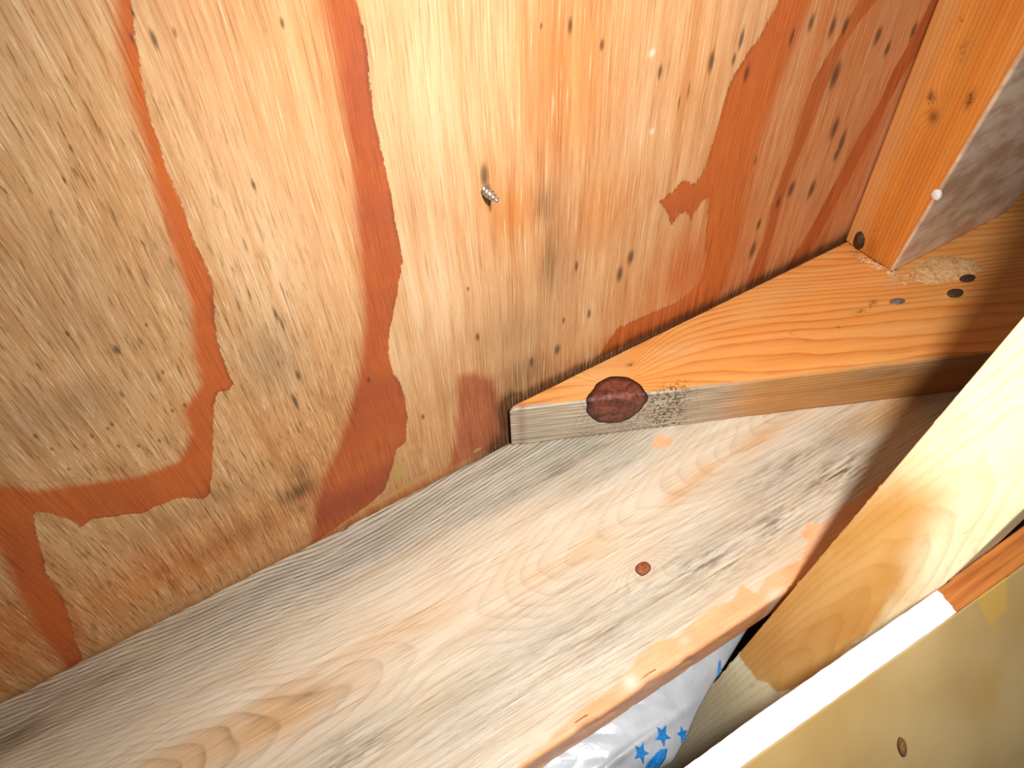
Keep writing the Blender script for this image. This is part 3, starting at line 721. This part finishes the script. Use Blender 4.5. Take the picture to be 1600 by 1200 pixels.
# ------------------------------------------------------------------ leaning pale brace in the foreground
E1 = ony(1170, 1000, -0.19); E2 = ony(1600, 490, -0.19)
LEAN = (E2[0] - E1[0]) / (E2[2] - E1[2])
def brace_x(z): return E1[0] + LEAN * (z - E1[2])
BY0, BY1 = -0.2412, -0.1905
def brace_hit(px, py):                       # point on the brace's wide face -> (Y, Z) mm
    r = ray(px, py)
    t = (brace_x(CAM[2]) - CAM[0]) / (r[0] - LEAN * r[2])
    p = CAM + r * t
    return np.array([p[1], p[2]]) * 1000
def build_brace():
    prof = rounded_profile([(0.0, BY1), (0.0, BY0), (0.034, BY0), (0.034, BY1)], [0.0010, 0.0016, 0.002, 0.002], 5, [0.0009, 0.003, 0.01, 0.01])
    st = cat_lin((-0.32, -0.12, 0.01), (-0.12, 0.30, 0.0011), (0.30, 0.62, 0.02))
    V = np.zeros((len(st), len(prof), 3))
    V[..., 2] = st[:, None]; V[..., 1] = prof[None, :, 1]
    V[..., 0] = brace_x(st)[:, None] + prof[None, :, 0]
    face0 = np.repeat((prof[None, :, 0] < 0.0012), len(st), 0)
    far = np.repeat((prof[None, :, 1] > BY1 - 0.0006), len(st), 0)
    V[..., 1] += far * (fnoise(V[..., 2] * 260, V[..., 2] * 7, 91, 4) - .62).clip(0) * 0.004
    me = loft('pale_brace', V); fix_normals(me)
    x, y, z = V[..., 0].ravel(), V[..., 1].ravel(), V[..., 2].ravel(); f = face0.ravel(); N = len(x)
    P = np.stack([y, z], 1) * 1000
    var = np.array([brace_hit(*p) for p in [(1130, 985), (1165, 1040), (1185, 1062), (1215, 1078), (1240, 1080), (1300, 1040), (1360, 985), (1420, 925), (1425, 890), (1440, 840),
                                            (1465, 800), (1480, 770), (1440, 760), (1400, 750), (1350, 775), (1260, 850)]])
    s = sdf(P, var); s = np.where(f, s, -20)
    attr(me, 'amber', np.clip(s, -20, 20))
    zt = brace_hit(1345, 780)[1] / 1000; z2 = brace_hit(1440, 670)[1] / 1000
    attr(me, 'peach', np.where(f, sstep(z2 + .01, zt, z) * sstep(zt - .05, zt - .02, z) * sstep(-.230, -.205, y) * .85, 0))
    yc = (BY0 + BY1) / 2 - 0.004
    hh = 0.012 + (z + 0.1) * 0.10 + (fnoise(y * 60, z * 12, 95) - .5) * 0.006
    ph = np.where(f, np.sqrt((y - yc) ** 2 + hh ** 2) / 0.0026 + (fnoise(y * 80, z * 10, 96) - .5) * 1.2, x / .004)
    attr(me, 'phase', ph)
    low = brace_hit(1120, 1090)[1] / 1000
    attr(me, 'grey', np.where(f, 0.55 * sstep(low + .05, low - .02, z) , 0.15))
    attr(me, 'amsoft', 1 + 9 * sstep(zt - .06, zt, z))
    k = NT('pale_brace')
    n1 = k.noise((420, 420, 16), 4, 0.6); n2 = k.noise((60, 60, 5), 3, 0.5); n4 = k.noise((30, 30, 30), 4, 0.6)
    r = rings(k, k.at('phase'), n1, 0.3)
    c = k.mix(k.mr(n4, 0.3, 0.7), '#f6eac4', '#f0deb0')
    c = k.mix(k.m('MULTIPLY', r, 0.35), c, '#c9a766')
    c = k.mix(k.mr(n1, 0.55, 0.75, 0, 0.35), c, '#bfa070')
    ac = k.mix(k.mr(n2, 0.3, 0.7), '#deae68', '#d19a50'); ac = k.mix(k.m('MULTIPLY', r, 0.22), ac, '#b9752f')
    ed = k.m('ADD', k.at('amber'), k.m('MULTIPLY', k.m('SUBTRACT', k.noise((200, 200, 60), 4, 0.6, (3, 3, 3)), 0.5), 7.0))
    c = k.mix(k.at('peach'), c, '#e8bd84')
    c = k.mix(k.mr(k.m('DIVIDE', ed, k.at('amsoft')), -1.0, 1.4), c, ac)
    c = k.mix(k.at('grey'), c, k.mix(n1, '#b7a994', '#93846e'))
    mat = k.out(c, 0.5, k.bump(k.m('ADD', n1, r), 0.3, 0.0004), 0.35)
    o = link('pale_brace', me, mat)
    return tag(o, 'pale pine brace leaning in the foreground with an amber varnished patch', 'brace')
brace = build_brace()

# ------------------------------------------------------------------ white-painted edge strip and the tan panel below it
SZ = 0.096
def build_strip():
    a = onz(1200, 1104, SZ); b = onz(1462, 923, SZ); c = onz(1200, 1168, SZ); e = onz(1600, 882, SZ)
    def lin(p, q, x): return p[1] + (q[1] - p[1]) * (x - p[0]) / (q[0] - p[0])
    st = cat_lin((-0.25, 0.05, 0.02), (0.05, 0.36, 0.0012), (0.36, 0.6, 0.02))
    rows = []
    for x in st:
        y1, y0 = lin(a, b, x), lin(c, e, x)
        y1 = min(y1, BY0 - 0.0006) if x > 0.235 else min(y1, BY0 + 0.0014)
        if x > 0.25: y1 = BY0 - 0.0006
        rows.append(rounded_profile([(y1, SZ), (y0, SZ), (y0 + .0015, SZ - 0.022), (y1, SZ - 0.022)], [0.0009, 0.0006, 0.001, 0.001], 4, [0.0008, 0.004, 0.004, 0.01])[:34])
    n = min(len(r) for r in rows); 
    rows = [np.array([r[int(round(t))] for t in np.linspace(0, len(r) - 1, n)]) for r in rows]
    L = np.array(rows); V = np.zeros(L.shape[:2] + (3,)); V[..., 0] = st[:, None]; V[..., 1:] = L
    V[..., 1] += (fnoise(V[..., 0] * 180, V[..., 2] * 60, 101) - .5) * 0.0005
    me = loft('edge_strip', V); fix_normals(me)
    x, y = V[..., 0].ravel(), V[..., 1].ravel()
    p = onz(1466, 922, SZ); q = onz(1492, 955, SZ)
    xb = p[0] + (q[0] - p[0]) * (y - p[1]) / (q[1] - p[1])
    attr(me, 'paint', np.clip((xb - x) * 1000, -20, 20))
    k = NT('white_edge_paint')
    n1 = k.noise((300, 300, 300), 4, 0.6); n2 = k.noise((12, 260, 200), 4, 0.6)
    pc = k.mix(k.mr(n1, 0.62, 0.75, 0, 0.25), '#f1efec', '#c9c2b8')
    wc = k.mix(k.mr(n2, 0.3, 0.7), '#b97235', '#8c4c20')
    ed = k.m('ADD', k.at('paint'), k.m('MULTIPLY', k.m('SUBTRACT', n1, 0.5), 4.0))
    c = k.mix(k.mr(ed, -0.3, 0.3), wc, pc)
    o = link('edge_strip', me, k.out(c, 0.4, k.bump(n1, 0.2, 0.0004), 0.4))
    tag(o, 'narrow white-painted strip with a bare brown end, in front of the brace', 'strip')
    # sloping tan panel: starts under the strip's outer edge and runs down and outwards
    th = math.radians(52); ca, sa = math.cos(th), math.sin(th)
    xs = cat_lin((-0.25, 0.02, 0.02), (0.02, 0.55, 0.003), (0.55, 0.6, 0.02)); ss = cat_lin((0.0, 0.45, 0.003), (0.45, 0.46, 0.01))
    top = np.array([lin(c_, e_, 0) for c_, e_ in [(onz(1200, 1168, SZ), onz(1600, 882, SZ))]])[0]
    ys = [lin(onz(1200, 1168, SZ), onz(1600, 882, SZ), x) + 0.0012 for x in xs]
    Z0 = SZ - 0.0035
    prof = [(s, 0.0) for s in ss] + [(0.46, 0.010), (0.01, 0.010)]
    V = np.zeros((len(xs), len(prof), 3))
    for i, x in enumerate(xs):
        for j, (s, t) in enumerate(prof):
            V[i, j] = (x, ys[i] - s * ca + t * sa, Z0 - s * sa - t * ca)
    me = loft('tan_panel', V); fix_normals(me)
    pl0 = np.array([0, ys[0], Z0]); nrm = np.array([0, -sa, ca])
    x = V[..., 0].ravel(); s_ = (Z0 - V[..., 2].ravel()) / sa
    def hit(px, py):
        r = ray(px, py); t = ((np.array([0, ys[len(ys)//2], Z0]) - CAM) @ nrm) / (r @ nrm); q = CAM + r * t
        return np.array([q[0], (Z0 - q[2]) / sa])
    P = np.stack([x, s_], 1) * 1000
    drip = np.array([hit(*p) for p in [(1528, 905), (1572, 870), (1574, 955), (1560, 962), (1552, 988), (1540, 965), (1530, 945)]]) * 1000
    attr(me, 'drip', np.clip(sdf(P, drip), -20, 20))
    b = np.zeros(len(x))
    for px, py, rx, rs, am in [(1545, 1085, 7, 14, .7), (1590, 950, 10, 5, .4), (1470, 985, 8, 8, .25), (1230, 1190, 80, 40, .35), (1550, 1060, 5, 9, .5)]:
        q = hit(px, py); b = np.maximum(b, am * np.exp(-((x - q[0]) * 1000 / rx) ** 2 - ((s_ - q[1]) * 1000 / rs) ** 2))
    attr(me, 'brown', b)
    k = NT('tan_gloss_paint')
    n1 = k.noise((18, 18, 18), 3, 0.5); n2 = k.noise((400, 400, 400), 3, 0.6)
    c = k.mix(k.mr(n1, 0.3, 0.7), '#c0a572', '#ae905c')
    c = k.mix(k.m('MULTIPLY', k.mr(k.at('drip'), -1.5, 1.5), 0.75), c, '#c39c48')
    c = k.mix(k.at('brown'), c, '#b8914f')
    c = k.mix(k.mr(n2, 0.72, 0.78, 0, 0.6), c, '#e6d3a8')
    o2 = link('tan_panel', me, k.out(c, 0.32, k.bump(n1, 0.1, 0.002), 0.45))
    tag(o2, 'tan glossy sloping panel with drip stains below the white strip', 'panel')
    def pt(px, py):
        h_ = hit(px, py); return np.array([h_[0], ys[len(ys)//2] - h_[1] * ca, Z0 - h_[1] * sa])
    cpt = pt(1411, 1168); up_ = pt(1414, 1182) - cpt; sd = np.cross(up_, nrm)
    hl = lump('nail_hole', cpt + nrm * 0.0001, sd, up_, nrm, 0.0021, np.linalg.norm(up_) * 0.95, 0.0006, mat_knot('filled_hole', '#a5794a', '#6f4a28', '#6a4526', 900, 0.2), o2, 41, 8, 24, 0.08)
    tag(hl, 'small brown filled nail hole')
    return o, o2
strip, panel = build_strip()

# ------------------------------------------------------------------ plastic bag with blue stars under the plank edge
def build_bag():
    out = np.array([onz(*p, -0.055)[:2] for p in [(1136, 1034), (1116, 1064), (1092, 1108), (1074, 1150), (1052, 1190), (1010, 1215), (930, 1300)]])
    out = np.vstack([[0.18, -0.115], [0.235, -0.135], [0.226, -0.178], out, [[0.02, -0.27], [-0.07, -0.25], [-0.10, -0.19], [-0.06, -0.13], [0.05, -0.115]]])
    cen = np.array([0.065, -0.185])
    # resample outline
    A = np.vstack([out, out[:1]]); L = np.concatenate([[0], np.cumsum(np.linalg.norm(np.diff(A, axis=0), axis=1))])
    na = 200; tt = np.linspace(0, L[-1], na, endpoint=False)
    ring = np.stack([np.interp(tt, L, A[:, 0]), np.interp(tt, L, A[:, 1])], 1)
    nr = 60
    def height(p, t):
        b = 0.024 * (1 - t ** 3) ** 0.8
        c1 = (fnoise(p[..., 0] * 16 + p[..., 1] * 9, p[..., 1] * 26, 111) - .5) * 0.012
        c2 = np.abs(fnoise(p[..., 0] * 30 + p[..., 1] * 40, p[..., 1] * 12 + 5, 113) - .5) * 0.006
        fold = 0.004 * np.exp(-((p[..., 1] + 0.2075 - 0.05 * p[..., 0]) / 0.0022) ** 2)
        return -0.057 + b + (c1 + c2 + fold) * (1 - t ** 4)
    V = []; F = []
    ts = np.linspace(0.02, 1, nr)
    up = np.stack([np.concatenate([cen + (ring - cen) * t, height(cen + (ring - cen) * t, t)[:, None]], 1) for t in ts])
    up[..., 2] = np.minimum(up[..., 2], np.where(up[..., 1] > PLANK_F - 0.004, -0.0305, -0.012))
    base = np.array([-0.04, -0.155]); lows = []
    for t in np.linspace(0, 1, 40)[1:]:                      # the sack hangs down to the floor, narrowing away from the brace
        sc = 1 - 0.5 * t ** 0.7
        xy = base + (ring - base) * sc
        lows.append(np.concatenate([xy, np.full((na, 1), -0.057 - t * 0.342)], 1))
    for t in (0.6, 0.25, 0.02):
        lows.append(np.concatenate([base + (ring - base) * 0.5 * t, np.full((na, 1), -0.3992)], 1))
    lo = np.stack(lows)
    VV = np.concatenate([up, lo]); me = loft('plastic_bag', VV); fix_normals(me)
    k = NT('bag_plastic')
    n = k.noise((40, 40, 40), 4, 0.6, dist=1.2); 
    c = k.mix(k.mr(n, 0.3, 0.7), '#c4ccd4', '#b4bcc4')
    k.out(c, 0.3, k.bump(n, 0.25, 0.002), 0.5)
    bag = link('plastic_bag', me, k.mat)
    tag(bag, 'crumpled white plastic bag with blue stars under the plank edge', 'bag')
    blue = plain('blue_print', '#2f8fdd', 0.35, 0.5, n=300, c2='#2a82d0')
    def hz(x, y):
        p = np.array([x, y]); best = None
        # nearest top-surface vertex height
        U = up.reshape(-1, 3); dd = (U[:, 0] - x) ** 2 + (U[:, 1] - y) ** 2
        i = np.argsort(dd)[:6]; w = 1 / (dd[i] + 1e-9); return float((U[i, 2] * w).sum() / w.sum())
    def patch(name, poly, sub=5):
        # fan-subdivided decal following the bag surface, with a little thickness
        poly = np.array(poly); c_ = poly.mean(0); V = []; F = []; n_ = len(poly)
        V.append(c_)
        for t in np.linspace(1 / sub, 1, sub):
            for q in poly: V.append(c_ + (q - c_) * t)
        for j in range(n_): F.append((0, 1 + j, 1 + (j + 1) % n_))
        for i in range(sub - 1):
            a = 1 + i * n_; b = a + n_
            for j in range(n_): F.append((a + j, b + j, b + (j + 1) % n_, a + (j + 1) % n_))
        P3 = [(v[0], v[1], hz(*v) + 0.0006) for v in V]
        me = bpy.data.meshes.new(name); me.from_pydata(P3, [], F); me.update(); fix_normals(me)
        if me.polygons[0].normal.z < 0: me.flip_normals()
        o = link(name, me, blue, bag)
        so = o.modifiers.new('t', 'SOLIDIFY'); so.thickness = 0.0003; so.offset = -1
        return o
    def star(px, py, rp, rot):
        pts = []
        for i in range(10):
            a = rot + i * math.pi / 5; r = rp if i % 2 == 0 else rp * 0.45
            q = onz(px + r * math.cos(a), py + r * math.sin(a) * 1.1, -0.055); pts.append(q[:2])
        dense = []
        for a, b in zip(pts, pts[1:] + pts[:1]):
            for t in (0, 0.5): dense.append(a + (b - a) * t)
        return patch('star', dense)
    s = [star(1031, 1160, 14, -1.2), star(997, 1190, 13, -1.35), star(1066, 1150, 11, -0.8)]
    for o in s: tag(o, 'blue printed star')
    def quad(name, pts):
        P2 = [onz(*p, -0.055)[:2] for p in pts]; dense = []
        for a, b in zip(P2, P2[1:] + P2[:1]):
            for t in np.linspace(0, 1, 7)[:-1]: dense.append(a + (b - a) * t)
        return patch(name, dense, 6)
    tag(quad('printed_band', [(1012, 1196), (1028, 1180), (1040, 1176), (1038, 1190), (1018, 1215), (1002, 1222), (1006, 1205)]), 'blue printed letter stroke')
    tag(quad('printed_band', [(1120, 1040), (1124, 1036), (1127, 1050), (1122, 1056)]), 'short blue printed stroke')
    return bag
bag = build_bag()

# ------------------------------------------------------------------ screw tip poking through the plywood
def build_screw():
    root = ony(757, 296); tip_dir = np.array([0.10, -1.0, -0.05]); tip_dir /= np.linalg.norm(tip_dir)
    a = np.cross(tip_dir, [0, 0, 1.0]); a /= np.linalg.norm(a); b = np.cross(tip_dir, a)
    Lg, R = 0.0125, 0.0017; ns, na = 70, 20
    V = np.zeros((ns, na, 3))
    for i in range(ns):
        t = i / (ns - 1); s = -0.003 + t * (Lg + 0.003)
        core = R * (1 - max(0, (s - 0.004) / (Lg - 0.004)) ** 1.3) + 0.00008
        for j in range(na):
            an = 2 * math.pi * j / na
            ph = (s / 0.0024 - an / (2 * math.pi)) % 1.0
            th = 0.0009 * max(0, 1 - abs(ph - .5) / .22) * min(1, core / (R * .35))
            r = core + th
            V[i, j] = root + tip_dir * s + (a * math.cos(an) + b * math.sin(an)) * r
    me = loft('screw_tip', V); fix_normals(me)
    o = link('screw_tip', me, plain('screw_zinc', '#d9d8d6', 0.28, 0.6, 0.9, n=900, nstr=0.2, c2='#b5b2ae'))
    return tag(o, 'shiny metal screw tip poking out of the plywood above a dark rust stain', 'screw')
build_screw()

# ------------------------------------------------------------------ dark floor of the hollow below the plank
def build_floor():
    V = np.array([[(-0.6, -0.9, -0.42), (1.0, -0.9, -0.42), (1.0, -0.9, -0.40), (-0.6, -0.9, -0.40)],
                  [(-0.6, 0.0, -0.42), (1.0, 0.0, -0.42), (1.0, 0.0, -0.40), (-0.6, 0.0, -0.40)]], float)
    V[1, :, 1] = -0.003
    me = loft('floor', V); fix_normals(me)
    o = link('floor', me, plain('dusty_floor', '#6b5136', 0.8, 0.2, n=60, c2='#57402a'), None, False)
    tag(o, 'dusty brown floor of the hollow under the plank', 'floor', kind='structure')
build_floor()
